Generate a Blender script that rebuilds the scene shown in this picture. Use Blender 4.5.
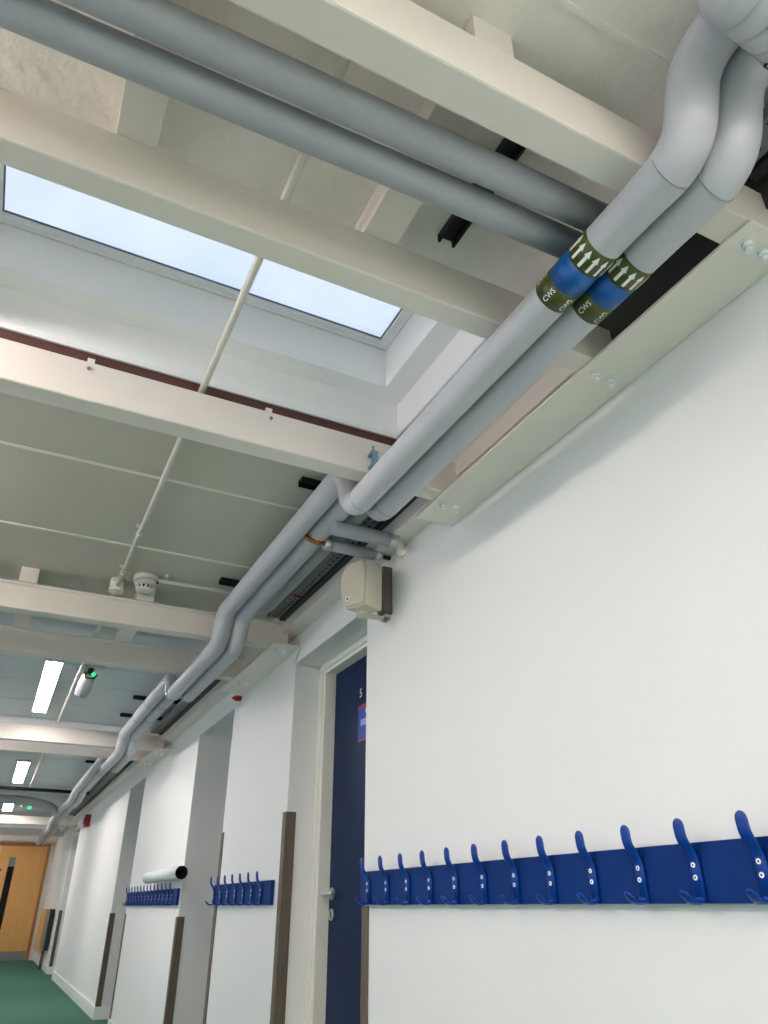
import bpy, bmesh, math, random
from mathutils import Vector, Matrix
random.seed(7)
for o in list(bpy.data.objects): bpy.data.objects.remove(o)
sc = bpy.context.scene
C = sc.collection

# ------------------------------------------------------------------ camera
FPX, HZ, VX, EYE = 723.0, 906.0, -22.0, 0.98
pitch = math.atan((HZ - 512) / FPX)
yaw = math.atan((384 - VX) / (FPX / math.cos(pitch)))
cam = bpy.data.cameras.new('camera')
cam.sensor_fit = 'HORIZONTAL'; cam.sensor_width = 36.0; cam.lens = 36.0 * FPX / 768.0
cam.clip_start = 0.02
camo = bpy.data.objects.new('camera', cam); C.objects.link(camo)
camo.location = (0, 0, EYE); camo.rotation_euler = (math.pi / 2 + pitch, 0, -yaw)
sc.camera = camo

# ------------------------------------------------------------------ world, exposure
def lin(c):
    c = c / 255.0
    return c / 12.92 if c <= 0.04045 else ((c + 0.055) / 1.055) ** 2.4
def rgb(r, g, b): return (lin(r), lin(g), lin(b), 1.0)

world = bpy.data.worlds.new('sky'); sc.world = world; world.use_nodes = True
nt = world.node_tree; nt.nodes.clear()
wo = nt.nodes.new('ShaderNodeOutputWorld'); bg = nt.nodes.new('ShaderNodeBackground')
tc = nt.nodes.new('ShaderNodeTexCoord'); nz = nt.nodes.new('ShaderNodeTexNoise'); cr = nt.nodes.new('ShaderNodeValToRGB')
nz.inputs['Scale'].default_value = 2.6; nz.inputs['Detail'].default_value = 6; nz.inputs['Roughness'].default_value = 0.55
cr.color_ramp.elements[0].position = 0.36; cr.color_ramp.elements[0].color = rgb(202, 219, 248)
cr.color_ramp.elements[1].position = 0.66; cr.color_ramp.elements[1].color = rgb(244, 248, 254)
nt.links.new(tc.outputs['Generated'], nz.inputs['Vector']); nt.links.new(nz.outputs['Fac'], cr.inputs['Fac'])
nt.links.new(cr.outputs['Color'], bg.inputs['Color']); nt.links.new(bg.outputs['Background'], wo.inputs['Surface'])
SKY = 0.82
LAMP = 44.0
bg.inputs['Strength'].default_value = SKY
sc.view_settings.view_transform = 'Standard'; sc.view_settings.look = 'None'
sc.view_settings.gamma = 1.0; sc.view_settings.use_curve_mapping = False
sc.view_settings.exposure = 0.60
sc.cycles.use_denoising = True
sc.cycles.max_bounces = 10; sc.cycles.diffuse_bounces = 6; sc.cycles.transparent_max_bounces = 12
sc.cycles.sample_clamp_indirect = 6.0

# ------------------------------------------------------------------ materials
MATS = {}
def mat(name, col, rough=0.6, metal=0.0, var=0.0, vscale=3.0, bump=0.0, bscale=40.0, spec=0.5, stretch=None, col2=None, emit=None, coat=0.0):
    m = bpy.data.materials.new(name); m.use_nodes = True
    t = m.node_tree; b = t.nodes['Principled BSDF']
    c = rgb(*col)
    b.inputs['Base Color'].default_value = c; b.inputs['Roughness'].default_value = rough
    b.inputs['Metallic'].default_value = metal; b.inputs['Specular IOR Level'].default_value = spec
    b.inputs['Coat Weight'].default_value = coat
    co = t.nodes.new('ShaderNodeTexCoord'); vec = co.outputs['Object']
    if stretch:
        mp = t.nodes.new('ShaderNodeMapping'); mp.inputs['Scale'].default_value = stretch
        t.links.new(vec, mp.inputs['Vector']); vec = mp.outputs['Vector']
    n = t.nodes.new('ShaderNodeTexNoise'); n.inputs['Scale'].default_value = vscale; n.inputs['Detail'].default_value = 5
    t.links.new(vec, n.inputs['Vector'])
    r = t.nodes.new('ShaderNodeValToRGB')
    lo = rgb(*col2) if col2 else tuple(x * (1 - max(var, 0.02)) for x in c[:3]) + (1,)
    r.color_ramp.elements[0].position = 0.3; r.color_ramp.elements[0].color = lo
    r.color_ramp.elements[1].position = 0.7; r.color_ramp.elements[1].color = c
    t.links.new(n.outputs['Fac'], r.inputs['Fac']); t.links.new(r.outputs['Color'], b.inputs['Base Color'])
    if bump > 0:
        n2 = t.nodes.new('ShaderNodeTexNoise'); n2.inputs['Scale'].default_value = bscale; n2.inputs['Detail'].default_value = 4
        t.links.new(vec, n2.inputs['Vector'])
        bp = t.nodes.new('ShaderNodeBump'); bp.inputs['Strength'].default_value = bump; bp.inputs['Distance'].default_value = 0.01
        t.links.new(n2.outputs['Fac'], bp.inputs['Height']); t.links.new(bp.outputs['Normal'], b.inputs['Normal'])
    if emit:
        b.inputs['Emission Color'].default_value = rgb(*emit[0]); b.inputs['Emission Strength'].default_value = emit[1]
    MATS[name] = m
    return m
mat('wall_paint', (233, 232, 228), 0.55, var=0.03, vscale=1.2, bump=0.04, bscale=60)
mat('reveal_paint', (226, 224, 220), 0.6, var=0.03)
mat('white_gloss', (244, 244, 243), 0.35, var=0.02)
mat('upstand_paint', (251, 250, 249), 0.5, var=0.03, vscale=6, bump=0.12, bscale=45)
mat('beam_paint', (229, 219, 209), 0.5, var=0.04, vscale=2, bump=0.02, bscale=30)
mat('plate_paint', (243, 234, 222), 0.45, var=0.05, vscale=5, bump=0.03, bscale=50)
mat('deck_paint', (241, 233, 224), 0.7, var=0.10, vscale=7, bump=0.65, bscale=22)
mat('panel_cream', (196, 191, 176), 0.7, var=0.05, vscale=2)
mat('panel_grey', (214, 217, 219), 0.65, var=0.06, vscale=2)
mat('seam', (236, 230, 216), 0.6)
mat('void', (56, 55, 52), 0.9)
mat('pipe_grey', (187, 187, 191), 0.42, var=0.05, vscale=4)
mat('pipe_grey_dark', (165, 166, 171), 0.45, var=0.06, vscale=4)
mat('pipe_joint', (150, 155, 160), 0.5)
mat('olive', (66, 74, 14), 0.35, var=0.1, vscale=20)
mat('band_blue', (0, 84, 156), 0.35, var=0.08, vscale=20)
mat('print_white', (246, 246, 240), 0.5)
mat('hook_blue', (0, 54, 136), 0.32, var=0.12, vscale=6, spec=0.4)
mat('rail_blue', (0, 45, 110), 0.5, var=0.12, vscale=3, spec=0.15)
mat('door_blue', (14, 36, 74), 0.5, var=0.1, vscale=2, spec=0.2)
mat('frame_cream', (236, 232, 220), 0.45, var=0.03)
mat('guard_wood', (108, 96, 81), 0.55, col2=(80, 69, 55), vscale=6, stretch=(30, 30, 1.2), bump=0.1, bscale=12)
mat('oak', (238, 186, 112), 0.4, col2=(220, 162, 88), vscale=3, stretch=(16, 16, 0.8))
mat('oak_frame', (184, 122, 58), 0.45, col2=(160, 100, 44), vscale=4, stretch=(16, 16, 0.8))
mat('carpet', (80, 124, 105), 0.95, col2=(66, 108, 90), vscale=60, bump=0.6, bscale=400, spec=0.1)
mat('steel', (222, 222, 220), 0.36, metal=1.0, var=0.08, vscale=12)
mat('steel_dull', (150, 152, 152), 0.5, metal=0.8, var=0.15, vscale=25)
mat('tray_metal', (120, 124, 126), 0.5, metal=0.5, var=0.2, vscale=20)
mat('black', (20, 20, 20), 0.55)
mat('black_metal', (30, 31, 31), 0.45, metal=0.3)
mat('copper', (190, 108, 50), 0.35, metal=0.85, var=0.25, vscale=30)
mat('red', (165, 22, 26), 0.4)
mat('red_oxide', (88, 52, 47), 0.7, var=0.1)
mat('speaker_shell', (205, 198, 180), 0.5, var=0.03)
mat('speaker_grille', (192, 184, 165), 0.75, var=0.06, vscale=160, bump=0.3, bscale=500)
mat('bracket_dark', (96, 90, 80), 0.5)
mat('conduit_paint', (222, 217, 206), 0.45, var=0.04, vscale=8)
mat('cardboard_tube', (205, 212, 209), 0.5, var=0.05, vscale=5)
mat('tube_inside', (26, 27, 28), 0.9)
mat('zinc_blue', (128, 165, 188), 0.35, metal=0.5)
mat('sign_blue', (38, 66, 170), 0.5)
mat('sign_pale', (150, 175, 225), 0.5)
mat('sign_red', (190, 40, 40), 0.5)
mat('led_green', (40, 220, 130), 0.5, emit=((40, 255, 140), 0.9))
mat('lamp_body', (205, 206, 200), 0.5)
mat('diffuser', (255, 250, 235), 0.5, emit=((255, 245, 243), LAMP))
mat('fill_diffuser', (255, 250, 235), 0.5, emit=((255, 245, 243), LAMP*0.72))  # weaker glow for the added fill lights out of view
mat('dark_glass', (10, 12, 13), 0.3, spec=0.2)
mat('gasket', (104, 118, 132), 0.6)
g = bpy.data.materials.new('glass'); g.use_nodes = True; t = g.node_tree; t.nodes.clear()
go = t.nodes.new('ShaderNodeOutputMaterial'); gm = t.nodes.new('ShaderNodeMixShader'); gt = t.nodes.new('ShaderNodeBsdfTransparent')
gg = t.nodes.new('ShaderNodeBsdfGlossy'); gf = t.nodes.new('ShaderNodeFresnel')
gg.inputs['Roughness'].default_value = 0.02; gt.inputs['Color'].default_value = (0.95, 0.97, 0.98, 1); gf.inputs['IOR'].default_value = 1.3
t.links.new(gf.outputs['Fac'], gm.inputs['Fac']); t.links.new(gt.outputs[0], gm.inputs[1]); t.links.new(gg.outputs[0], gm.inputs[2]); t.links.new(gm.outputs[0], go.inputs['Surface'])
MATS['glass'] = g

# ------------------------------------------------------------------ helpers
def bx(bm, x0, x1, y0, y1, z0, z1, mi=0):
    vs = [bm.verts.new(p) for p in ((x0,y0,z0),(x1,y0,z0),(x1,y1,z0),(x0,y1,z0),(x0,y0,z1),(x1,y0,z1),(x1,y1,z1),(x0,y1,z1))]
    for f in ((0,3,2,1),(4,5,6,7),(0,1,5,4),(1,2,6,5),(2,3,7,6),(3,0,4,7)):
        bm.faces.new([vs[i] for i in f]).material_index = mi
def cyl(bm, p0, p1, r, n=20, r1=None, mi=0, cap=True):
    p0, p1 = Vector(p0), Vector(p1); d = (p1 - p0).normalized()
    a = Vector((0,0,1)) if abs(d.z) < 0.9 else Vector((1,0,0))
    u = d.cross(a).normalized(); v = d.cross(u); r1 = r if r1 is None else r1
    A = [bm.verts.new(p0 + (u*math.cos(k*2*math.pi/n) + v*math.sin(k*2*math.pi/n))*r) for k in range(n)]
    B = [bm.verts.new(p1 + (u*math.cos(k*2*math.pi/n) + v*math.sin(k*2*math.pi/n))*r1) for k in range(n)]
    for k in range(n):
        f = bm.faces.new((A[k], A[(k+1)%n], B[(k+1)%n], B[k])); f.smooth = True; f.material_index = mi
    if cap:
        bm.faces.new(A[::-1]).material_index = mi; bm.faces.new(B).material_index = mi
def fillet(pts, rad, n=8):
    pts = [Vector(p) for p in pts]; out = [pts[0]]
    for i in range(1, len(pts) - 1):
        a, b, c = pts[i-1], pts[i], pts[i+1]
        d1, d2 = (a - b), (c - b); l = min(rad, d1.length*0.49, d2.length*0.49)
        if d1.normalized().dot(d2.normalized()) < -0.9999:
            out.append(b); continue
        s, e = b + d1.normalized()*l, b + d2.normalized()*l
        for k in range(n + 1):
            w = k / n
            out.append(s*(1-w)**2 + b*2*w*(1-w) + e*w**2)
    out.append(pts[-1]); return out
def sweep(bm, path, r, n=20, mi=0, cap=True, prof=None):
    path = [Vector(p) for p in path]; N = len(path); T = []
    for i in range(N):
        if i == 0: T.append((path[1]-path[0]).normalized())
        elif i == N-1: T.append((path[-1]-path[-2]).normalized())
        else: T.append(((path[i+1]-path[i]).normalized() + (path[i]-path[i-1]).normalized()).normalized())
    a = Vector((0,0,1)) if abs(T[0].z) < 0.9 else Vector((1,0,0))
    u = T[0].cross(a).normalized(); rings = []
    for i in range(N):
        u = (u - T[i]*u.dot(T[i])).normalized(); v = T[i].cross(u)
        if prof is None:
            rr = r[i] if isinstance(r, (list, tuple)) else r
            rings.append([bm.verts.new(path[i] + (u*math.cos(k*2*math.pi/n) + v*math.sin(k*2*math.pi/n))*rr) for k in range(n)])
        else:
            rings.append([bm.verts.new(path[i] + u*p[0] + v*p[1]) for p in prof(i/(N-1))])
    n = len(rings[0])
    for i in range(N-1):
        for k in range(n):
            f = bm.faces.new((rings[i][k], rings[i][(k+1)%n], rings[i+1][(k+1)%n], rings[i+1][k])); f.smooth = True; f.material_index = mi
    if cap:
        bm.faces.new(rings[0][::-1]).material_index = mi; bm.faces.new(rings[-1]).material_index = mi
def obj(name, bm, m, parent=None, bevel=0.0, loc=None):
    if bevel > 0:
        bmesh.ops.bevel(bm, geom=list(bm.edges), offset=bevel, segments=2, affect='EDGES', profile=0.5)
    bmesh.ops.recalc_face_normals(bm, faces=bm.faces)
    me = bpy.data.meshes.new(name); bm.to_mesh(me); bm.free()
    for k in (m if isinstance(m, (list, tuple)) else [m]): me.materials.append(MATS[k])
    o = bpy.data.objects.new(name, me); C.objects.link(o)
    if loc: o.location = loc
    if parent:
        o.parent = parent
    return o
def tag(o, label, cat, group=None, kind=None):
    o['label'] = label; o['category'] = cat
    if group: o['group'] = group
    if kind: o['kind'] = kind
    return o
def thing(name, label, cat, loc=(0,0,0), group=None, kind=None):
    o = bpy.data.objects.new(name, None); C.objects.link(o); o.location = loc; o.empty_display_size = 0.1
    return tag(o, label, cat, group, kind)
def rel(bm, base):
    bmesh.ops.translate(bm, verts=bm.verts, vec=-Vector(base)); return bm
def boxpart(name, m, parent, dims, bevel=0.0):
    b = bmesh.new(); bx(b, *dims)
    if parent is not None: rel(b, parent.location if parent.parent is None else parent.location + parent.parent.location)
    return obj(name, b, m, parent, bevel)
def NB(): return bmesh.new()

W = 1.257            # right wall face
XL = -0.95           # left wall face
Y0, Y1 = -4.0, 18.9  # ends of the corridor
ZC = 2.41            # ceiling
ZB, ZT = 2.205, 2.335  # beams

# ================================================================== setting
b = NB(); bx(b, XL-0.3, 2.2, Y0-0.3, Y1+0.3, -0.1, 0.0)
o = obj('floor', b, 'carpet'); tag(o, 'green carpet floor of the long corridor', 'floor', kind='structure')

# right wall with door recesses
REC = [(2.714, 3.62, 2.125), (4.80, 5.77, 2.138), (8.02, 8.98, 2.135), (14.0, 14.95, 2.14)]
wall = thing('wall_right', 'white painted corridor wall with four deep door recesses', 'wall', kind='structure')
ys = Y0
b = NB()
for (a, c, zt) in REC:
    bx(b, W, 1.95, ys, a, 0, 2.28); bx(b, W, 1.41, a, c, zt, 2.28); ys = c
bx(b, W, 1.95, ys, Y1+0.2, 0, 2.28)
for (a, c, zt) in REC:
    q_ = 1.53 if a < 3 else 1.67
    bx(b, q_, 1.95, a, c, 0, 2.28); bx(b, 1.41, q_, a, c, zt, 2.28)
bmesh.ops.remove_doubles(b, verts=b.verts, dist=1e-5)
obj('wall_face', b, 'wall_paint', wall)
# wall plate above the wall head (runs along the ceiling edge)
b = NB(); bx(b, 1.165, W+0.30, 1.10, Y1, 2.279, ZC)
obj('wall_plate', b, 'beam_paint', wall, 0.003)
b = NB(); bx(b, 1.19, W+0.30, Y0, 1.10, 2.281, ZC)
obj('dark_gap_fill', b, 'void', wall)  # dark block stands in for the shaded gap over the wall
o = boxpart('wall_left', 'wall_paint', None, (XL-0.25, XL, Y0, -3.4, 0, ZC))
bpy.data.objects.remove(o)
LW = [(-3.3, -1.3), (-1.0, 1.0), (1.3, 3.3), (3.6, 5.6), (5.9, 7.9), (9.2, 11.2), (12.4, 14.4), (15.6, 17.6)]  # window openings out of view, added to let daylight in
b = NB(); yy = Y0 - 0.25
for (a, c) in LW:
    bx(b, XL-0.25, XL, yy, a, 0, ZC); bx(b, XL-0.25, XL, a, c, 0, 0.30); bx(b, XL-0.25, XL, a, c, 2.20, ZC); yy = c
bx(b, XL-0.25, XL, yy, Y1+0.2, 0, ZC)
bmesh.ops.remove_doubles(b, verts=b.verts, dist=1e-5)
o = obj('wall_left', b, 'wall_paint'); tag(o, 'unseen white wall with added windows along the other side of the corridor', 'wall', kind='structure')
for i, (a, c) in enumerate(LW):
    w = thing('window_%d' % (i+4), 'unseen side window %s of the corridor, added for daylight' % ['behind the viewer', 'beside the viewer', 'opposite the hook rail', 'opposite the blue door', 'opposite the second recess', 'opposite the third recess', 'opposite the fourth recess', 'nearest the oak doors'][i], 'window', ((XL-0.12), (a+c)/2, 0.30), kind='structure')
    b = NB(); L = (c-a)/2; H = 1.90
    for (p, q, r, s) in ((-L, L, 0, .05), (-L, L, H-.05, H), (-L, -L+.05, .05, H-.05), (L-.05, L, .05, H-.05), (-.025, .025, .05, H-.05)):
        bx(b, -.03, .03, p, q, r, s)
    obj('window_frame', b, 'white_gloss', w)
    for s in (-1, 1):
        b = NB(); bx(b, -.006, .006, min(s*.025, s*(L-.05)), max(s*.025, s*(L-.05)), .05, H-.05); obj('pane', b, 'glass', w)
o = boxpart('wall_back', 'wall_paint', None, (XL-0.2, 2.0, Y0-0.2, Y0, 0, ZC)); tag(o, 'plain white wall closing the corridor behind the viewer', 'wall', kind='structure')
b = NB()
bx(b, 1.16, 2.0, Y1, Y1+0.2, 0, ZC); bx(b, XL-0.2, -0.83, Y1, Y1+0.2, 0, ZC); bx(b, -0.83, 1.16, Y1, Y1+0.2, 2.18, ZC)
o = obj('wall_end', b, 'wall_paint'); tag(o, 'white end wall around the oak double doors', 'wall', kind='structure')

# baseboards (stop at the recess corners and return into them)
segs = [(Y0, 2.714), (3.62, 4.80), (5.77, 8.02), (8.98, 14.0), (14.95, Y1)]
base = thing('baseboard_right', 'white painted skirting board along the corridor wall', 'baseboard', kind='structure')
for (a, c) in segs:
    b = NB(); bx(b, W-0.014, W, a, c, 0, 0.105)
    bx(b, W-0.014, 1.39, c, c+0.014, 0, 0.105) if c < 15 else None
    bx(b, W-0.014, 1.39, a-0.014, a, 0, 0.105) if a > 0 else None
    bmesh.ops.remove_doubles(b, verts=b.verts, dist=1e-5)
    obj('board', b, 'white_gloss', base)

# ceiling: deck by the viewer, boards in the other bays
SK = [(-0.46, 0.963, 1.14, 1.85), (-0.46, 0.963, 7.03, 7.55), (-0.46, 0.963, 17.2, 18.5)]
ceil = thing('ceiling', 'painted roof deck and ceiling boards between the beams', 'ceiling', kind='structure')
def deck(name, m, y0, y1, x0=XL, x1=W+0.35, z=ZC, z1=None):
    b = NB(); bx(b, x0, x1, y0, y1, z, z1 or z+0.03); return obj(name, b, m, ceil)
deck('deck', 'deck_paint', -1.6, 0.485); deck('deck', 'deck_paint', 0.489, 1.135)
deck('deck', 'deck_paint', Y0, -1.604)
b = NB(); bx(b, XL, 1.20, 0.482, 0.494, ZC-0.004, ZC+0.001); obj('seam_strip', b, 'deck_paint', ceil)
for (x0, x1, y0, y1) in SK:
    deck('deck', 'beam_paint', y0, y1, XL, x0-.01); deck('deck', 'beam_paint', y0, y1, x1+.01, W+0.35)
cd = [1.85, 2.485, 3.14, 3.80]
for a, c in zip(cd[:-1], cd[1:]): deck('ceiling_panel', 'panel_cream', a+0.004, c-0.004)
for y in cd[1:-1]: deck('seam_strip', 'seam', y-0.007, y+0.007, XL, 1.16, ZC-0.004, ZC+0.02)
ef = [3.80, 4.60, 5.20, 5.735, 6.38, 7.03]
for a, c in zip(ef[:-1], ef[1:]): deck('ceiling_panel', 'panel_grey', a+0.004, c-0.004, z=ZC+(0 if a > 4 else 0.0))
gh = [7.55 + (17.2-7.55)/13*k for k in range(14)]
for a, c in zip(gh[:-1], gh[1:]): deck('ceiling_panel', 'panel_grey', a+0.004, c-0.004)
deck('ceiling_panel', 'panel_grey', 18.5, Y1)
deck('backing', 'void', 1.9, 7.0, z=ZC+0.035); deck('backing', 'void', 7.6, 17.15, z=ZC+0.035)

# skylights
def ring(bm, xo0, xo1, yo0, yo1, xi0, xi1, yi0, yi1, z0, z1):
    bx(bm, xo0, xo1, yo0, yi0, z0, z1); bx(bm, xo0, xo1, yi1, yo1, z0, z1)
    bx(bm, xo0, xi0, yi0, yi1, z0, z1); bx(bm, xi1, xo1, yi0, yi1, z0, z1)
for i, (x0, x1, y0, y1) in enumerate(SK):
    w = thing('window_%d' % (i+1), ['square rooflight with white upstand and pale sky beside the grey pipes', 'rooflight hidden behind the beam past the strip light', 'rooflight over the oak double doors'][i], 'skylight', ((x0+x1)/2, (y0+y1)/2, ZC), kind='structure')
    base_ = w.location; ya = y0 + 0.02
    def rp(name, m, *d, bevel=0.0):
        b = NB(); ring(b, *d); return obj(name, rel(b, base_), m, w, bevel)
    rp('curb', 'upstand_paint', x0-.12, x1+.12, y0-.05, y1+.12, x0, x1, y0, y1, ZC+.001, 2.548)
    rp('curb_lip', 'white_gloss', x0, x1, y0, y1, x0+.008, x1-.008, y0+.008, y1-.008, ZC-.008, ZC+.006)
    rp('upstand', 'upstand_paint', x0-.12, x1+.12, y0-.05, y1+.12, x0+.085, x1-.082, ya+.01, y1-.078, 2.548, 2.708)
    rp('frame_flange', 'white_gloss', x0-.10, x1+.10, y0-.03, y1+.10, x0+.089, x1-.086, ya+.013, y1-.082, 2.711, 2.722)
    rp('window_frame', 'white_gloss', x0-.10, x1+.10, y0-.03, y1+.10, x0+.100, x1-.110, ya+.024, y1-.096, 2.722, 2.738)
    rp('gasket', 'gasket', x0+.06, x1-.06, ya-.01, y1-.06, x0+.104, x1-.114, ya+.028, y1-.100, 2.738, 2.742)
    b = NB(); bx(b, x0+.05, x1-.05, ya+.01, y1-.05, 2.742, 2.750); obj('pane', rel(b, base_), 'glass', w)

# ------------------------------------------------------------------ doors
def door_recess(n, y0, y1, zt, label, dp=0.0):
    w = thing('door_%d' % n, label, 'door', (1.404+dp, (y0+y1)/2, 0), kind='structure'); B = Vector((1.404, (y0+y1)/2, 0))
    b = NB()
    for (a, c) in ((y0, y0+.06), (y1-.06, y1)): bx(b, 1.404, 1.53, a, c, 0, zt)
    bx(b, 1.404, 1.53, y0+.06, y1-.06, zt-.042, zt)
    fr = obj('door_frame', rel(b, B), 'frame_cream', w)
    b = NB()
    for (a, c) in ((y0+.003, y0+.045), (y1-.045, y1-.003)): bx(b, 1.394, 1.404, a, c, 0, zt-.003)
    bx(b, 1.394, 1.404, y0+.045, y1-.045, zt-.034, zt-.003)
    obj('architrave', rel(b, B), 'frame_cream', w)
    b = NB()
    for (a, c) in ((y0+.06, y0+.075), (y1-.075, y1-.06)): bx(b, 1.404, 1.463, a, c, 0, zt-.042)
    bx(b, 1.404, 1.463, y0+.075, y1-.075, zt-.054, zt-.042)
    obj('door_stop', rel(b, B), 'frame_cream', w)
    b = NB(); bx(b, 1.464, 1.508, y0+.063, y1-.063, 0.006, zt-.045)
    lf = obj('door_leaf', rel(b, B), 'door_blue', w, 0.002)
    yl = y1 - 0.115; zh = 1.03
    b = NB(); cyl(b, (1.464, yl, zh), (1.456, yl, zh), .026, 24); cyl(b, (1.457, yl, zh), (1.412, yl, zh), .010, 16)
    sweep(b, fillet([(1.425, yl, zh), (1.408, yl, zh), (1.408, yl-.135, zh)], .02), .0105, 14)
    obj('door_handle', rel(b, B), 'steel', w)
    b = NB(); cyl(b, (1.464, yl, zh-.085), (1.456, yl, zh-.085), .024, 24, mi=0); bx(b, 1.4545, 1.457, yl-.004, yl+.004, zh-.098, zh-.072, 1)
    obj('keyhole_plate', rel(b, B), ['steel', 'black'], w)
    return w
d1 = door_recess(1, *REC[0], 'navy blue door in a cream frame beside the hook rail')
door_recess(2, *REC[1], 'navy door set in the second recess, behind its white reveal', .14)
door_recess(3, *REC[2], 'navy door set in the third recess past the cardboard tube', .14)
door_recess(4, *REC[3], 'navy door set in the farthest recess near the oak doors', .14)
# sign on the blue door
def text_mesh(s, size, ext=0.0):
    cu = bpy.data.curves.new('lettering', 'FONT'); cu.body = s; cu.size = size; cu.extrude = ext; cu.align_x = 'CENTER'; cu.align_y = 'CENTER'
    cu.resolution_u = 3
    t = bpy.data.objects.new('lettering', cu); C.objects.link(t)
    bpy.context.view_layer.update()
    me = bpy.data.meshes.new_from_object(t.evaluated_get(bpy.context.evaluated_depsgraph_get()))
    bpy.data.objects.remove(t); bpy.data.curves.remove(cu); return me
B = d1.location
b = NB(); bx(b, 1.461, 1.464, 3.02, 3.245, 1.665, 1.835); sg = obj('door_sign', rel(b, B), 'sign_blue', d1)
b = NB(); bx(b, 1.4600, 1.461, 3.02, 3.245, 1.665, 1.672); bx(b, 1.4600, 1.461, 3.02, 3.245, 1.822, 1.835)
obj('sign_edge', rel(b, Vector(B)), 'sign_red', sg)
b = NB(); bx(b, 1.4600, 1.461, 3.06, 3.215, 1.735, 1.765); bx(b, 1.4600, 1.461, 3.06, 3.165, 1.79, 1.81)
obj('sign_print', rel(b, Vector(B)), 'sign_pale', sg)
me = text_mesh('5', .06, .0008); me.materials.append(MATS['print_white'])
o = bpy.data.objects.new('door_number', me); C.objects.link(o); o.parent = d1
o.location = Vector((1.4625, 3.222, 1.895)) - B; o.rotation_euler = (math.pi/2, 0, -math.pi/2)

# oak double doors at the end
w = thing('door_5', 'pair of oak doors with narrow vision panels at the corridor end', 'door', (0.165, Y1, 0), kind='structure'); B = w.location
b = NB(); bx(b, 1.10, 1.16, Y1-.02, Y1+.1, 0, 2.18); bx(b, -.83, -.77, Y1-.02, Y1+.1, 0, 2.18); bx(b, -.77, 1.10, Y1-.02, Y1+.1, 2.12, 2.18)
obj('door_frame', rel(b, B), 'oak_frame', w)
for s in (0, 1):
    a, c = ((.185, 1.097), (-.767, .179))[s]; v0, v1 = ((.39, .52), (-.18, -.05))[s]
    b = NB()
    for d in ((a, v0, 0.01, 2.115), (v1, c, 0.01, 2.115), (v0, v1, 0.01, .55), (v0, v1, 1.9, 2.115)): bx(b, d[0], d[1], Y1+.0, Y1+.05, d[2], d[3])
    lf = obj('door_leaf', rel(b, B), 'oak', w)
    b = NB(); bx(b, v0, v1, Y1+.02, Y1+.03, .55, 1.9); obj('vision_panel', rel(b, B), 'dark_glass', lf)
    b = NB(); bx(b, v0, v1, Y1+.005, Y1+.02, 1.72, 1.9); obj('closer_shade', rel(b, B), 'steel_dull', lf)
    b = NB(); bx(b, a+.01, c-.01, Y1-.003, Y1, .012, .165); obj('kick_plate', rel(b, B), 'steel_dull', lf)
    b = NB(); x = ((.25, .13))[s]; cyl(b, (x, Y1, 1.65), (x, Y1-.004, 1.65), .035, 20); obj('round_sign', rel(b, B), 'sign_blue', lf)

# ================================================================== beams
def beam(yn, yf, label, lip=False, x0=XL, x1=1.235, straps=(), yst=None, group='ceiling beams'):
    t = thing('steel_beam', label, 'beam', (0.15, (yn+yf)/2, ZB), group); B = t.location
    if lip:   # channel turned away, thin top flange showing as a lip
        b = NB(); prof = [(yn-.006, ZT), (yf, ZT), (yf, ZB), (yn, ZB), (yn, ZT-.016), (yn-.006, ZT-.013)]
        A = [b.verts.new((x0, y, z)) for y, z in prof]; D = [b.verts.new((x1, y, z)) for y, z in prof]
        n = len(prof)
        for k in range(n): b.faces.new((A[k], A[(k+1)%n], D[(k+1)%n], D[k]))
        b.faces.new(A); b.faces.new(D[::-1])
        obj('beam_body', rel(b, B), 'beam_paint', t, 0.002)
    else:
        b = NB(); bx(b, x0, x1, yn, yf, ZB, ZT); obj('beam_body', rel(b, B), 'beam_paint', t, 0.005)
    b = NB(); bx(b, x1, x1+.008, yn-.004, yf+.004, ZB+.002, ZT+.004); obj('end_plate', rel(b, B), 'beam_paint', t)
    for (a, c) in straps:
        b = NB(); bx(b, a, c, yst[0], yst[1], ZT+.0005, ZC); obj('packer_block', rel(b, B), 'beam_paint', t, 0.002)
    return t
sx = ((-1.16, -1.08), (-.62, -.54), (-.08, .0), (.465, .55))
sx = tuple(s for s in sx if s[0] > XL)
bA = beam(.575, .647, 'cream box beam nearest the viewer, under the pipe elbows', straps=sx, yst=(.577, 1.105))
bB = beam(1.048, 1.110, 'cream box beam in front of the skylight opening')
bC = beam(1.80, 1.872, 'bright white beam along the far edge of the skylight')
b = NB(); bx(b, XL, 1.0, 1.853, 1.870, ZT, ZC-.001); obj('packer_strip', rel(b, bC.location), 'red_oxide', bC)
for x in (-.04, .496):
    b = NB(); cyl(b, (x, 1.80, 2.31), (x, 1.795, 2.31), .0055, 12); obj('screw_head', rel(b, bC.location), 'steel_dull', bC)
    b = NB(); bx(b, x-.010, x+.010, 1.83, 1.8525, ZT, ZT+.035); obj('cleat', rel(b, bC.location), 'seam', bC)
sx2 = ((-.69, -.61), (-.155, -.075), (.388, .474))
bD = beam(3.62, 3.70, 'lipped cream beam just past the smoke detector', lip=True, x1=1.195, straps=sx2, yst=(3.605, 4.40))
bE = beam(4.33, 4.405, 'lipped cream beam in front of the long strip light', lip=True)
bF = beam(6.94, 7.01, 'beam at the far end of the long strip light', x1=1.2)
bG = beam(7.50, 7.57, 'bright white beam beyond the hidden rooflight')
bH = beam(14.67, 14.74, 'pale far beam just beyond the smallest strip light')
bI = beam(17.1, 17.17, 'grey-looking far beam in front of the oak doors')
bJ = beam(18.62, 18.69, 'bright beam directly over the oak doors')

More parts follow.
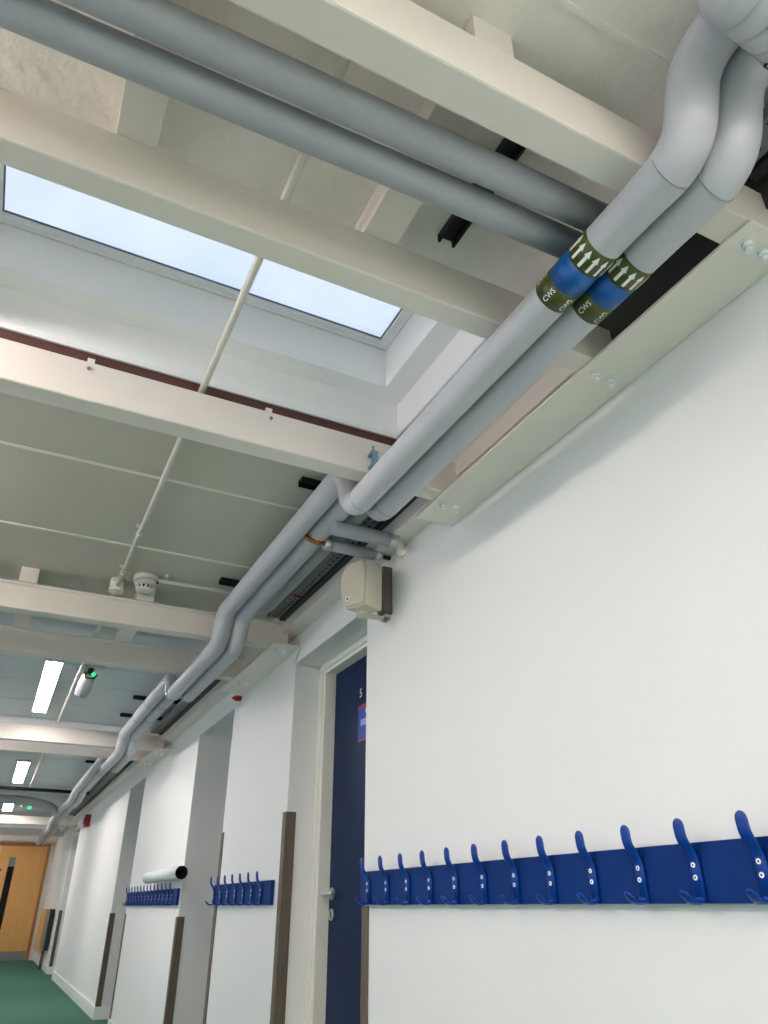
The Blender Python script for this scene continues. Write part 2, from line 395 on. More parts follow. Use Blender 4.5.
# steel plates bolted under the beam ends
def hexbolt(bm, x, y, z):
    cyl(bm, (x, y, z), (x, y, z-.003), .0160, 18)
    cyl(bm, (x, y, z-.003), (x, y, z-.014), .0128, 6)
    cyl(bm, (x, y, z-.014), (x, y, z-.025), .0072, 10)
def plate(y0, y1, by, label):
    t = thing('bolted_plate', label, 'steel plate', (1.18, (y0+y1)/2, ZB-.009), 'plates under the beam ends'); B = t.location
    b = NB(); bx(b, 1.107, W-.001, y0, y1, ZB-.009, ZB-.0006); obj('plate_body', rel(b, B), 'plate_paint', t, 0.0015)
    for y in by:
        for x in (1.147, 1.199):
            b = NB(); hexbolt(b, x, y, ZB-.009); obj('bolt', rel(b, B), 'white_gloss', t)
plate(.570, 1.992, (.614, 1.083, 1.862), 'long cream steel plate with three bolt pairs above the hook rail')
plate(3.56, 4.62, (3.66, 4.37, ), 'short bolted plate at the corner above the blue door')
plate(6.84, 7.80, (6.97, 7.53), 'bolted plate above the wall with the cardboard tube')
plate(14.45, 15.0, (14.7,), 'small far bolted plate over the farthest recess')

# ================================================================== main pipes
R = 0.0425
def main_path(dx):
    P = [(.844, -2.2, 2.335), (.844, .25, 2.335), (.844, .435, 2.335), (.844, .495, 2.150), (.844, .63, 2.150), (.844, 1.945, 2.150), (.844, 2.015, 2.335),
         (.802, 3.435, 2.275), (.802, 3.495, 2.125), (.802, 4.60, 2.125), (.802, 4.70, 2.262), (.802, 6.62, 2.262),
         (.802, 6.70, 2.125), (.802, 7.62, 2.125), (.802, 7.74, 2.262), (.802, 10.5, 2.262), (.802, 10.8, 2.20), (.802, 11.5, 2.20), (.802, 11.8, 2.232), (.802, 14.15, 2.232),
         (.802, 14.4, 2.125), (.802, 16.4, 2.125), (.802, 16.6, 2.07), (.802, 17.0, 2.07)]
    return [(x+dx, y - (dx*.17 if .1 < y < .6 else 0), z) for x, y, z in P]
def band(y0, y1, pc, pipe, r):
    # green-blue-green identification tape with arrows and lettering wrapped on the pipe
    x, z = pc; L = y1 - y0; rr = r + .0009
    cuts = [y0, y0 + L*.335, y0 + L*.70, y1]; mats = ['olive', 'band_blue', 'olive']; first = None
    for k in range(3):
        b = NB(); cyl(b, (x, cuts[k], z), (x, cuts[k+1], z), rr, 40)
        nm = 'tape_band'
        o_ = obj(nm, rel(b, pipe.location), mats[k], pipe)
        if k == 0: up = o_
        if k == 2: lowb = o_
    def wrap(u, v):   # u around (m), v along the pipe (m from the camera end)
        a = u / rr; q = rr + .0007
        return (x + q*math.sin(a), v, z - q*math.cos(a))
    n = 13; circ = 2*math.pi*rr
    ym = (cuts[0]+cuts[1])/2; h_ = L*.13
    for k in range(n):
        b = NB(); u = (k + .5)*circ/n; s = .0034; hw = .0072
        for quad in ([(u-s, ym+h_), (u+s, ym+h_), (u+s, ym-h_*.35), (u-s, ym-h_*.35)], [(u-hw, ym-h_*.2), (u+hw, ym-h_*.2), (u, ym-h_)]):
            b.faces.new([b.verts.new(wrap(*p)) for p in quad])
        obj('flow_arrow', rel(b, pipe.location), 'print_white', up)
    me = text_mesh('CWS', .017)
    ym = (cuts[2]+cuts[3])/2
    src = bmesh.new(); src.from_mesh(me)
    for k in range(6):
        b = NB()
        uc = -circ*.125 + k*circ/6
        mp = {v: b.verts.new(wrap(uc - v.co.y, ym - v.co.x*.95)) for v in src.verts}
        for f in src.faces: b.faces.new([mp[v] for v in f.verts])
        obj('tape_lettering', rel(b, pipe.location), 'print_white', lowb)
    src.free()
def main_pipe(dx, label, bnd):
    pts = main_path(dx)
    t = thing('insulated_pipe', label, 'pipe', (.844+dx, 1.0, 2.15), 'main insulated pipes'); B = t.location
    pp = fillet(pts, .065, 10); b = NB(); sweep(b, pp, [R*(1 + .09*max(0, 1-abs((p.y-.45)/.16)**2)) for p in pp], 28); obj('insulation', rel(b, B), 'pipe_grey', t)
    del pts[4], pts[1]
    def joint(p, d, r=R+.0006):
        b = NB(); p, d = Vector(p), Vector(d).normalized(); cyl(b, p - d*.0015, p + d*.0015, r, 32); obj('joint_line', rel(b, B), 'pipe_joint', t)
    joint((pts[2][0], pts[2][1]+.040, pts[2][2]), (0,1,0), R*(1.004 + .09*max(0, 1-((pts[2][1]+.040-.45)/.16)**2))); joint((pts[1][0], pts[1][1]-.07, pts[1][2]), (0,1,0))
    joint((pts[3][0], pts[3][1]-.068, pts[3][2]), (0,1,0))
    for y in (5.4, 5.9): joint((pts[8][0], y, pts[8][2]), (0,1,0), R+.004)
    joint((pts[7][0], pts[7][1]-.06, pts[7][2]), (0,1,0), R+.003)
    band(bnd[0], bnd[1], (pts[2][0], pts[2][2]), t, R)
    return t
main_pipe(0.0, 'thick grey insulated pipe farther from the wall, with banded tape', (.716, .881))
main_pipe(0.092, 'thick grey insulated pipe next to the wall plate, with banded tape', (.713, .876))

# header fitting beside the near elbows
t = thing('pipe_coupling', 'fat grey ringed coupling above the pipe elbows at the upper edge', 'pipe fitting', (.84, .315, 2.262)); B = t.location
b = NB()
xs = [(.735, .02), (.738, .035), (.746, .048), (.758, .056), (.792, .057), (.794, .0545), (.798, .0545), (.80, .0595), (.832, .0595), (.834, .056), (.838, .056), (.84, .0605), (.872, .0605), (.874, .057), (.878, .057), (.88, .062), (.900, .062)]
sweep(b, [(x-.008, .298, 2.262) for x, r in xs], [r for x, r in xs], 36); obj('coupling_body', rel(b, B), 'pipe_grey', t)
b = NB(); cyl(b, (.900, .298, 2.262), (.914, .298, 2.262), .065, 36); fl = obj('end_flange', rel(b, B), 'pipe_grey', t)
for k in range(12):
    a = k*math.pi/6 + .1; b = NB(); cyl(b, (.898, .298+.063*math.cos(a), 2.262+.063*math.sin(a)), (.916, .298+.063*math.cos(a), 2.262+.063*math.sin(a)), .004, 8); obj('bolt', rel(b, B), 'black_metal', fl)

# cross pipes between the two near beams
for (y, z, nm) in ((.735, 2.245, 'grey pipe crossing the ceiling right behind the nearest beam'), (.816, 2.245, 'grey pipe crossing the ceiling nearer the skylight beam')):
    t = thing('cross_pipe', nm, 'pipe', (0, y, z), 'grey cross pipes'); B = t.location
    b = NB(); sweep(b, [(XL, y+.026, z), (.0, y+.010, z), (.60, y, z), (.93, y-.004, z)], .033, 28); obj('insulation', rel(b, B), 'pipe_grey_dark', t)

# third pipe, in the bay before the door, above the stubs
t = thing('grey_pipe', 'plain grey pipe between the twin pipes and the cable tray', 'pipe', (1.0, 2.9, 2.365)); B = t.location
b = NB(); sweep(b, fillet([(1.022, 2.10, 2.352), (1.022, 3.45, 2.352), (1.0, 3.55, 2.365)], .05), .038, 20); obj('insulation', rel(b, B), 'pipe_grey_dark', t)

# stub branches into the wall
t = thing('branch_pipe', 'thicker grey stub pipe entering the wall above the loudspeaker', 'pipe', (1.1, 2.33, 2.262), 'branch stubs into the wall'); B = t.location
b = NB(); cyl(b, (.92, 2.309, 2.262), (1.195, 2.311, 2.262), .029, 24); obj('insulation', rel(b, B), 'pipe_grey_dark', t)
b = NB(); cyl(b, (1.160, 2.311, 2.262), (1.197, 2.311, 2.262), .0305, 24); obj('metal_band', rel(b, B), 'steel', t)
b = NB(); cyl(b, (1.19, 2.311, 2.262), (1.262, 2.364, 2.261), .011, 14); obj('bare_pipe', rel(b, B), 'plate_paint', t)
b = NB(); cyl(b, (1.246, 2.36, 2.261), (1.2575, 2.364, 2.261), .03, 24); obj('wall_rosette', rel(b, B), 'plate_paint', t)
t = thing('branch_pipe', 'slimmer grey stub pipe with a copper bend above the loudspeaker', 'pipe', (1.1, 2.45, 2.266), 'branch stubs into the wall'); B = t.location
b = NB(); cyl(b, (.950, 2.475, 2.272), (1.205, 2.473, 2.267), .0235, 24); obj('insulation', rel(b, B), 'pipe_grey_dark', t)
for x in (.950, 1.175):
    b = NB(); cyl(b, (x, 2.474, 2.272-(x-.965)*.02), (x+.03, 2.474, 2.272-(x-.965)*.02), .025, 24); obj('metal_band', rel(b, B), 'steel', t)
b = NB(); sweep(b, fillet([(.955, 2.475, 2.272), (.895, 2.475, 2.272), (.865, 2.49, 2.30)], .03), .0095, 14); cb = obj('copper_bend', rel(b, B), 'copper', t)
for p in ((.915, 2.475, 2.272), (.955, 2.475, 2.272)):
    b = NB(); cyl(b, p, (p[0]+.012, p[1], p[2]), .0118, 14); obj('solder_ring', rel(b, B), 'copper', cb)
b = NB(); cyl(b, (1.2, 2.473, 2.267), (1.262, 2.473, 2.266), .009, 14); obj('bare_pipe', rel(b, B), 'black_metal', t)
b = NB(); cyl(b, (1.247, 2.473, 2.266), (1.2575, 2.473, 2.266), .025, 24); obj('wall_rosette', rel(b, B), 'plate_paint', t)

# perforated cable tray along the wall head
def tray(y0, y1, label):
    t = thing('cable_tray', label, 'cable tray', (1.1, (y0+y1)/2, 2.345), 'perforated cable trays'); B = t.location
    b = NB(); x0, x1 = 1.066, 1.128
    xs_ = [1.066, 1.076, 1.088, 1.104, 1.116, 1.128]
    for k in range(0, 6, 2): bx(b, xs_[k], xs_[k+1], y0, y1, 2.345, 2.347)
    for k in range(1, 5, 2):
        y = y0 + (0.02 if k == 3 else 0)
        while y < y1: bx(b, xs_[k], xs_[k+1], y, min(y+.020, y1), 2.345, 2.347); y += .042
    bx(b, x0-.002, x0, y0, y1, 2.345, 2.372); bx(b, x1, x1+.002, y0, y1, 2.345, 2.372)
    obj('tray_body', rel(b, B), 'tray_metal', t)
    b = NB(); bx(b, x0+.004, x1-.004, y0, y1, 2.352, 2.366); obj('cable_bundle', rel(b, B), 'black', t)
    b = NB(); bx(b, 1.134, 1.164, y0, y1, 2.335, 2.40); obj('shade_strip', rel(b, B), 'black', t)  # black strip stands in for the shadow beside the tray
tray(-.5, .56, 'perforated cable tray by the near pipe elbows')
tray(2.0, 3.58, 'perforated cable tray behind the loudspeaker and stub pipes')
tray(4.45, 6.90, 'perforated cable tray beyond the plate over the blue door')
tray(7.9, 14.4, 'dim far cable tray along the wall head')
o = thing('data_cable', 'red cable strapped across the tray by the door corner', 'cable', (1.1, 3.22, 2.336))
b = NB(); sweep(b, fillet([(1.03, 3.20, 2.34), (1.09, 3.215, 2.338), (1.16, 3.24, 2.342)], .03), .0055, 10); obj('cable', rel(b, o.location), 'red', o)
b = NB(); sweep(b, [(1.068, 2.62, 2.336), (1.070, 3.1, 2.333), (1.068, 3.57, 2.336)], .0045, 10)
o = obj('grey_cable', b, 'steel_dull'); tag(o, 'thin grey cable hanging along the tray behind the stubs', 'cable')
# black strut channels over the pipes
def strut(x0, x1, y0, y1, label):
    t = thing('strut_channel', label, 'bracket', ((x0+x1)/2, (y0+y1)/2, 2.39), 'black strut channels'); B = t.location
    b = NB(); z0, z1 = 2.385, ZC-.001
    alongx = (x1-x0) > (y1-y0)
    if alongx:
        bx(b, x0, x1, y0, y0+.006, z0, z1); bx(b, x0, x1, y1-.006, y1, z0, z1); bx(b, x0, x1, y0, y1, z1-.004, z1)
    else:
        bx(b, x0, x0+.006, y0, y1, z0, z1); bx(b, x1-.006, x1, y0, y1, z0, z1); bx(b, x0, x1, y0, y1, z1-.004, z1)
    obj('channel', rel(b, B), 'black_metal', t)
    b = NB()
    cxm, cym = (x0+x1)/2, (y0+y1)/2
    cyl(b, (cxm, cym, z0+.002), (cxm, cym, z1), .007, 12); obj('hanger_rod', rel(b, B), 'steel_dull', t)
strut(.655, .70, .655, 1.035, 'black strut channel above the grey cross pipes')
strut(.757, 1.12, 2.235, 2.278, 'black strut channel just past the white skylight beam')
strut(.735, 1.10, 3.31, 3.353, 'black strut channel beside the smoke detector conduit')
strut(.735, 1.10, 5.85, 5.89, 'black strut channel by the silver lamp bay')
strut(.735, 1.10, 6.50, 6.54, 'black strut channel before the far pipe drop')
strut(.735, 1.10, 9.0, 9.04, 'small black strut channel in the far bay')
# blue clamp on the white beam
t = thing('beam_clamp', 'small pale blue zinc clamp on the white skylight beam', 'clamp', (.84, 1.79, 2.235)); B = t.location
b = NB(); bx(b, .828, .85, 1.765, 1.7995, 2.262, 2.272); bx(b, .828, .85, 1.765, 1.77, 2.225, 2.262); bx(b, .828, .85, 1.765, 1.7995, 2.215, 2.225); obj('clamp_body', rel(b, B), 'zinc_blue', t, 0.001)
b = NB(); cyl(b, (.839, 1.78, 2.195), (.839, 1.78, 2.296), .004, 10); obj('threaded_rod', rel(b, B), 'zinc_blue', t)

# far cross pipes
o = thing('black_pipe', 'black pipe crossing the far ceiling past the second strip light', 'pipe', (0, 11.25, 2.345))
b = NB(); sweep(b, [(XL, 11.22, 2.345), (0, 11.25, 2.345), (1.04, 11.3, 2.345)], .022, 14); obj('insulation', rel(b, o.location), 'black_metal', o)
o = thing('grey_duct', 'fat grey pipe crossing the far ceiling and bending along the wall', 'pipe', (0, 12.1, 2.33))
b = NB(); sweep(b, fillet([(XL, 12.1, 2.30), (.30, 12.1, 2.30), (.60, 12.3, 2.27), (.755, 12.75, 2.235)], .3), .062, 20); obj('insulation', rel(b, o.location), 'pipe_grey_dark', o)

# ================================================================== conduits, detector, lamps
def conduit(pts, r, label, clips, cat='conduit', fil=.03):
    t = thing('conduit', label, cat, pts[0], 'white conduits'); B = t.location
    b = NB(); sweep(b, fillet(pts, fil), r, 16); obj('tube', rel(b, B), 'conduit_paint', t)
    for (p, ax) in clips:
        b = NB(); q = Vector(p); d = Vector((0, .007, 0) if ax == 'y' else (.007, 0, 0)); cyl(b, q-d, q+d, r+.003, 16)
        s = Vector((.02, 0, 0) if ax == 'y' else (0, .02, 0))
        bx(b, *(v for k in range(3) for v in sorted(((q-s-d)[k] if k < 2 else ZC-.012, (q+s+d)[k] if k < 2 else ZC-.0005)))) 
        obj('saddle_clip', rel(b, B), 'conduit_paint', t)
    return t
zc = 2.372
conduit([(.282, -1.0, zc), (.282, 3.56, zc)], .0105, 'long white conduit crossing the skylight to the junction box', [((.282, y, zc), 'y') for y in (2.05, 2.92, 3.38)])
conduit([(.455, 3.42, zc+.006), (.70, 3.41, zc+.006), (1.1, 3.40, zc+.006)], .0085, 'thin white conduit from the smoke detector to the pipes', [((.49, 3.419, zc+.006), 'x')])
conduit([(.282, 3.60, zc), (.282, 6.95, zc)], .0115, 'white conduit running on past the silver lamp', [((.282, y, zc), 'y') for y in (5.3, 6.1)])
conduit([(.282, 8.0, zc), (.282, 13.6, zc)], .0115, 'far white conduit beside the second strip light', [((.282, y, zc), 'y') for y in (9.0, 11.5)])
t = thing('junction_box', 'round white junction box at the end of the conduit', 'junction box', (.282, 3.575, 2.36)); B = t.location
b = NB(); cyl(b, (.282, 3.575, ZC), (.282, 3.575, 2.352), .034, 24); obj('box_body', rel(b, B), 'conduit_paint', t)
b = NB(); cyl(b, (.282, 3.575, 2.352), (.282, 3.575, 2.346), .036, 24); obj('box_lid', rel(b, B), 'conduit_paint', t)
b = NB(); cyl(b, (.282, 3.575, 2.346), (.282, 3.575, 2.336), .008, 12); obj('lid_screw', rel(b, B), 'conduit_paint', t)
t = thing('smoke_detector', 'white domed smoke detector beside the conduit junction box', 'smoke detector', (.402, 3.47, 2.36)); B = t.location
b = NB(); sweep(b, [(.402, 3.47, z) for z in (ZC, 2.40, 2.392, 2.385, 2.3835)], [.056, .060, .060, .058, .05], 32); obj('detector_base', rel(b, B), 'conduit_paint', t)
b = NB(); sweep(b, [(.402, 3.47, z) for z in (2.3835, 2.378, 2.365, 2.358)], [.052, .054, .050, .044], 32); obj('detector_body', rel(b, B), 'conduit_paint', t)
b = NB(); sweep(b, [(.402, 3.47, z) for z in (2.357, 2.342)], [.034, .033], 28); obj('sensor_core', rel(b, B), 'black', t)
for k in range(12):
    a = k*math.pi/6; b = NB(); cyl(b, (.402+.040*math.cos(a), 3.47+.040*math.sin(a), 2.358), (.402+.037*math.cos(a), 3.47+.037*math.sin(a), 2.340), .0055, 8); obj('cage_rib', rel(b, B), 'conduit_paint', t)
b = NB(); sweep(b, [(.402, 3.47, z) for z in (2.341, 2.335, 2.332)], [.042, .040, .025], 28); obj('detector_cap', rel(b, B), 'conduit_paint', t)
b = NB(); cyl(b, (.462, 3.455, 2.383), (.448, 3.455, 2.383), .008, 12); obj('cable_gland', rel(b, B), 'black', t)

def strip_light(x0, x1, y0, y1, label, z=2.392):
    t = thing('strip_light', label, 'ceiling light', ((x0+x1)/2, (y0+y1)/2, z), 'LED strip lights'); B = t.location
    b = NB(); ring(b, x0-.008, x1+.008, y0-.02, y1+.02, x0, x1, y0, y1, z-.012, z); bx(b, x0-.008, x1+.008, y0-.02, y1+.02, z, ZC-.0005); obj('lamp_housing', rel(b, B), 'lamp_body', t)
    b = NB(); bx(b, x0+.0005, x1-.0005, y0+.0005, y1-.0005, z-.0118, z-.0005); obj('diffuser', rel(b, B), 'diffuser', t)
strip_light(.062, .162, 5.10, 6.64, 'long glowing strip light beside the silver spotlight')
strip_light(.062, .178, 9.28, 10.98, 'glowing strip light in the bay past the white beam')
strip_light(.03, .165, 13.40, 14.5, 'smallest, farthest glowing strip light')
def fill_panel(x0, x1, y0, y1, label, z=2.398):  # ceiling panels out of view, added to brighten the near end
    t = thing('fill_panel', label, 'ceiling light', ((x0+x1)/2, (y0+y1)/2, z), 'added fill panels'); B = t.location
    b = NB(); bx(b, x0-.02, x1+.02, y0-.02, y1+.02, z, ZC-.0005); obj('lamp_housing', rel(b, B), 'lamp_body', t)
    b = NB(); bx(b, x0, x1, y0, y1, z-.006, z); obj('diffuser', rel(b, B), 'fill_diffuser', t)
def batten(y0, y1, label, x0=-.80, x1=-.71, zb=2.358):  # lights out of view, added to lift the beams, deck and rooflight wells
    t = thing('fill_batten', label, 'ceiling light', ((x0+x1)/2, (y0+y1)/2, 2.38), 'added fill lights'); B = t.location
    b = NB(); bx(b, x0, x1, y0-.02, y1+.02, 2.385, ZC-.0005); obj('lamp_housing', rel(b, B), 'lamp_body', t)
    b = NB(); bx(b, x0, x1, y0, y1, zb, 2.3848); obj('diffuser', rel(b, B), 'fill_diffuser', t, 0.006)
fill_panel(-.75, -.20, -1.75, -1.20, 'added unseen fill panel beside the viewer, on the window side')
fill_panel(-.75, -.20, -3.2, -2.65, 'added unseen fill panel behind the viewer, on the window side')
fill_panel(.35, .70, -2.6, -2.05, 'added unseen narrow fill panel behind the viewer, on the pipe side')
batten(2.1, 3.2, 'added unseen fill light on the window side of the bay past the skylight')
batten(7.10, 7.42, 'short added fill light on the window side of the hidden rooflight', zb=2.31)
batten(17.4, 18.3, 'added unseen fill light on the window side by the oak doors')
batten(.70, 1.0, 'small added fill light on the window side between the two near beams')
batten(1.20, 1.72, 'short added fill light on the window side of the skylight', zb=2.328)
strip_light(.062, .162, -2.0, -.6, 'added unseen strip light over the corridor just behind the viewer')  # this and the next are added behind the camera as fill
strip_light(.062, .162, -3.8, -2.3, 'added unseen strip light by the back wall behind the viewer')

# silver cylinder lamp with green indicator
t = thing('spotlight', 'silver cylinder emergency spotlight with a green indicator', 'spotlight', (.335, 5.2, 2.33)); B = t.location
b = NB(); bx(b, .27, .43, 5.16, 5.25, 2.396, ZC-.0005); obj('mount_plate', rel(b, B), 'lamp_body', t)
b = NB(); cyl(b, (.35, 5.2, 2.396), (.345, 5.2, 2.362), .018, 14); obj('swivel', rel(b, B), 'black', t)
p0, p1 = Vector((.345, 5.2, 2.362)), Vector((.325, 5.28, 2.225))
b = NB(); sweep(b, [p0, p0.lerp(p1, .05), p0.lerp(p1, .95), p1], [.038, .046, .046, .043], 28); obj('lamp_barrel', rel(b, B), 'steel', t)
b = NB(); sweep(b, fillet([(.315, 5.16, 2.35), (.315, 5.13, 2.31), (.375, 5.13, 2.31), (.39, 5.16, 2.345)], .03), .005, 10); obj('lead', rel(b, B), 'black', t)
b = NB(); cyl(b, (.366, 5.155, 2.345), (.366, 5.147, 2.343), .013, 16); obj('indicator', rel(b, B), 'led_green', t)
t = thing('exit_light', 'tiny green-lit fitting beside the farthest strip light', 'spotlight', (.37, 13.6, 2.36)); B = t.location
b = NB(); cyl(b, (.34, 13.6, ZC-.0005), (.34, 13.6, 2.36), .05, 18); obj('lamp_barrel', rel(b, B), 'lamp_body', t)
b = NB(); cyl(b, (.40, 13.6, 2.39), (.40, 13.59, 2.345), .03, 14); obj('indicator', rel(b, B), 'led_green', t)

# ================================================================== loudspeaker
t = thing('loudspeaker', 'cream wall loudspeaker with a dark bracket above the blue door', 'loudspeaker', (1.15, 2.44, 1.96)); B = t.location
def spk_shell(bm, x_f, x_b, yn, yf, z0, z1, bul):
    n = 12; F, K = [], []
    for i in range(n+1):
        w_ = i/n; z = z0 + (z1-z0)*w_
        prof = math.sin(math.pi*w_)
        ins = .020*(abs(2*w_-1)**3)
        F.append((x_f - bul*prof*0.4, yn+ins, yf-ins, z)); K.append((x_b, yn+.012, yf-.03, z))
    vf = [(bm.verts.new((x, a, z)), bm.verts.new((x, c, z))) for x, a, c, z in F]
    vk = [(bm.verts.new((x, a, z)), bm.verts.new((x, c, z))) for x, a, c, z in K]
    for i in range(n):
        for q in ((vf[i][0], vf[i][1], vf[i+1][1], vf[i+1][0]), (vk[i][1], vk[i][0], vk[i+1][0], vk[i+1][1]), (vf[i+1][0], vk[i+1][0], vk[i][0], vf[i][0]), (vf[i][1], vk[i][1], vk[i+1][1], vf[i+1][1])):
            f = bm.faces.new(q); f.smooth = True
    bm.faces.new((vf[0][0], vk[0][0], vk[0][1], vf[0][1])); bm.faces.new((vf[n][1], vk[n][1], vk[n][0], vf[n][0]))
SROT = Matrix.Translation((1.10, 2.37, 0)) @ Matrix.Rotation(math.radians(25.4), 4, 'Z') @ Matrix.Translation((-1.10, -2.37, 0))
def spk(name, bm, m, par, bev=0.0, rot=True):
    if rot: bmesh.ops.transform(bm, matrix=SROT, verts=bm.verts)
    return obj(name, rel(bm, B), m, par, bev)
b = NB(); spk_shell(b, 1.100, 1.198, 2.366, 2.502, 2.004, 2.200, .03); spk('cabinet', b, 'speaker_shell', t, 0.006)
b = NB(); spk_shell(b, 1.092, 1.104, 2.371, 2.497, 2.010, 2.194, .03); gr = spk('grille', b, 'speaker_grille', t, 0.003)
b = NB(); bx(b, 1.083, 1.0875, 2.452, 2.470, 2.030, 2.048); spk('badge', b, 'white_gloss', gr)
b = NB(); bx(b, 1.0815, 1.0835, 2.457, 2.465, 2.035, 2.043); spk('badge_mark', b, 'black', gr)
b = NB(); bx(b, 1.215, 1.2565, 2.470, 2.528, 2.02, 2.225); spk('wall_bracket', b, 'bracket_dark', t, 0.001, False)
b = NB(); bx(b, 1.128, 1.245, 2.485, 2.515, 2.0, 2.01); bx(b, 1.228, 1.2565, 2.485, 2.528, 2.0, 2.03); spk('bracket_arm', b, 'speaker_shell', t, 0.001, False)
b = NB(); cyl(b, (1.128, 2.475, 1.992), (1.128, 2.475, 2.006), .030, 20); spk('swivel_foot', b, 'speaker_shell', t, 0, False)
# white cable at the beam end over the door corner
b = NB(); sweep(b, fillet([(1.243, 3.66, 2.33), (1.252, 3.58, 2.32), (1.253, 3.545, 2.27), (1.253, 3.55, 2.205), (1.253, 3.62, 2.13)], .03), .0045, 10)
o = obj('white_cable', b, 'conduit_paint'); tag(o, 'short white cable looping from the beam end to the door corner', 'cable')
b = NB(); sweep(b, [(1.262, 3.617, 2.118), (1.33, 3.617, 2.116), (1.395, 3.617, 2.114)], .004, 8); cyl(b, (1.375, 3.614, 2.114), (1.398, 3.614, 2.114), .008, 10)
o = obj('bell_wire', b, 'conduit_paint'); tag(o, 'thin white wire under the soffit of the blue door recess', 'cable')

# alarm sounders
for (y, z, s, lab) in ((4.66, 2.170, .016, 'small dark red alarm tucked under the plate past the blue door'), (12.7, 2.12, .085, 'square red alarm sounder on the far white wall')):
    t = thing('alarm_sounder', lab, 'alarm', (W-.02, y, z)); B = t.location
    b = NB(); bx(b, W-.035-s*.5, W-.0005, y-s, y+s, z-s, z+s); obj('alarm_body', rel(b, B), 'red', t, .004)
    b = NB(); cyl(b, (W-.05-s*.5, y, z), (W-.034-s*.5, y, z), s*.6, 18); obj('alarm_horn', rel(b, B), 'red', t)

# ================================================================== hook rails
def hook_mesh():
    b = NB()
    def strap(path, wd, th):
        path = [Vector(p) for p in path]; d = (path[-1]-path[-2]).normalized()
        path += [path[-1]+d*wd*.45, path[-1]+d*wd*.8, path[-1]+d*wd]
        N = len(path); sc_ = {N-3: .88, N-2: .6, N-1: .15}
        def f(t_):
            i = round(t_*(N-1)); k = sc_.get(i, 1.0); pts = []
            for a in range(14):
                an = a*math.pi/7; c, s_ = math.cos(an), math.sin(an)
                pts.append((math.copysign(abs(c)**.55, c)*wd*k, math.copysign(abs(s_)**.7, s_)*th*max(k, .5)))
            return pts
        sweep(b, path, 0, prof=f)
    # x = out of the wall (negative), z up; upper prong with its back strap, lower prong
    strap(fillet([(-.0045, 0, -.050), (-.0045, 0, .026), (-.028, 0, .056), (-.030, 0, .082)], .030, 7), .0130, .0042)
    strap(fillet([(-.0045, 0, -.030), (-.0045, 0, -.052), (-.032, 0, -.052), (-.044, 0, -.040)], .014, 6), .0105, .0040)
    bmesh.ops.recalc_face_normals(b, faces=b.faces)
    me = bpy.data.meshes.new('hook'); b.to_mesh(me); b.free(); me.materials.append(MATS['hook_blue']); return me
def screw_mesh():
    b = NB(); cyl(b, (-.0075, 0, 0), (-.0098, 0, 0), .0055, 14, r1=.0048); cyl(b, (-.0098, 0, 0), (-.0100, 0, 0), .0022, 8, mi=1)
    bmesh.ops.recalc_face_normals(b, faces=b.faces)
    me = bpy.data.meshes.new('screw'); b.to_mesh(me); b.free(); me.materials.append(MATS['print_white']); me.materials.append(MATS['black']); return me
HK, SCW = hook_mesh(), screw_mesh()
def rail(y0, y1, hooks, label):
    t = thing('hook_rail', label, 'coat rack', (W, (y0+y1)/2, 1.036), 'blue coat hook rails'); B = t.location
    b = NB(); bx(b, W-.020, W-.0005, y0, y1, .984, 1.090); obj('rail_board', rel(b, B), 'rail_blue', t, .002)
    for y in hooks:
        h = bpy.data.objects.new('hook', HK); C.objects.link(h); h.parent = t; h.location = Vector((W-.020, y, 1.038)) - B
        for z in (.012, -.010):
            s = bpy.data.objects.new('screw', SCW); C.objects.link(s); s.parent = h; s.location = (0, 0, z)
rail(.60, 2.708, [1.134 + .1495*k for k in range(-3, 11)], 'long blue rail of coat hooks in front, right of the blue door')
rail(3.735, 4.795, [3.872 + .149*k for k in range(7)], 'short blue rail of coat hooks between the first two recesses')
rail(5.80, 8.0, [5.93 + .149*k for k in range(14)], 'far blue rail of coat hooks with a tube lying on it')

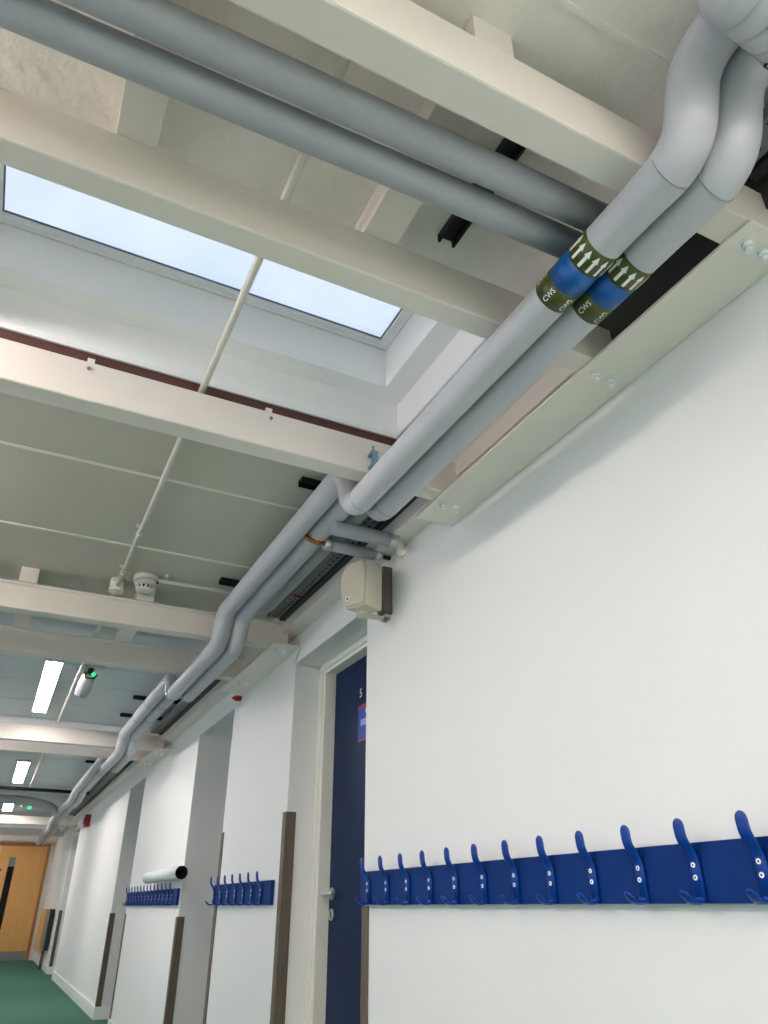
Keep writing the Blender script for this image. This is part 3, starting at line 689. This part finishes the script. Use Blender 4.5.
# cardboard tube on the far rail
t = thing('cardboard_tube', 'pale hollow tube lying on top of the far hook rail', 'tube', (1.195, 5.95, 1.175)); B = t.location
b = NB(); n = 28; yA, yB = 5.48, 6.72; rr, ri = .042, .038
def rg(y, r): return [b.verts.new((1.182+r*math.cos(k*2*math.pi/n), y, 1.178+r*math.sin(k*2*math.pi/n))) for k in range(n)]
r0, r1, r2, r3 = rg(yA, rr), rg(yB, rr), rg(yA, ri), rg(yB, ri)
for k in range(n):
    j = (k+1) % n
    for q, m_ in (((r0[k], r0[j], r1[j], r1[k]), 0), ((r2[j], r2[k], r3[k], r3[j]), 1), ((r0[j], r0[k], r2[k], r2[j]), 1), ((r1[k], r1[j], r3[j], r3[k]), 0)):
        f = b.faces.new(q); f.smooth = True; f.material_index = m_
b.faces.new(r3).material_index = 1
obj('tube_wall', rel(b, B), ['cardboard_tube', 'tube_inside'], t)

# corner guards
def guard(yc, far, ztop, label, zbot=.106):
    t = thing('corner_guard', label, 'corner guard', (W, yc, zbot), 'wooden corner guards'); B = t.location
    b = NB(); s = 1 if far else -1     # far: guard on the far corner of a recess (faces the viewer)
    ya, yb = sorted((yc - s*.006, yc + s*.045))
    bx(b, W-.006, W-.0003, ya, yb, zbot, ztop)
    ya, yb = sorted((yc - s*.006, yc - s*.0003))
    bx(b, W-.0003, W+.045, ya, yb, zbot, ztop)
    obj('guard_strip', rel(b, B), 'guard_wood', t)
guard(3.62, True, 1.385, 'tall brown wooden corner guard beside the blue door')
guard(2.714, False, .98, 'wooden corner guard edge hidden under the hook rail end')
guard(4.80, False, 1.375, 'thin edge of a corner guard by the short hook rail')
guard(5.77, True, .915, 'brown corner guard under the tube end of the far rail')
guard(8.02, False, .915, 'thin edge of a corner guard at the far rail end')
guard(8.98, True, .915, 'brown corner guard standing on the visible skirting corner')
guard(14.95, True, .915, 'farthest brown corner guard by the wall panel heater')

# panel heater at the end
t = thing('panel_heater', 'steel wall panel heater with painted door reflection near the oak doors', 'heater', (1.2, 16.7, .2)); B = t.location
b = NB(); bx(b, 1.185, 1.225, 16.6, 18.3, .22, .93); obj('painted_reflection', rel(b, B), 'oak', t)  # oak colour stands for the doors mirrored in the steel
b = NB(); bx(b, 1.165, 1.225, 15.75, 16.6, .30, .93); obj('steel_panel', rel(b, B), 'steel_dull', t)
b = NB(); bx(b, 1.17, 1.24, 15.725, 15.75, .30, .93); obj('end_cover', rel(b, B), 'black', t)
b = NB(); cyl(b, (1.21, 16.2, .0), (1.21, 16.2, .30), .025, 12); obj('leg', rel(b, B), 'bracket_dark', t)
b = NB(); bx(b, 1.225, W-.0005, 16.2, 17.6, .5, .7); obj('wall_mount', rel(b, B), 'steel_dull', t)
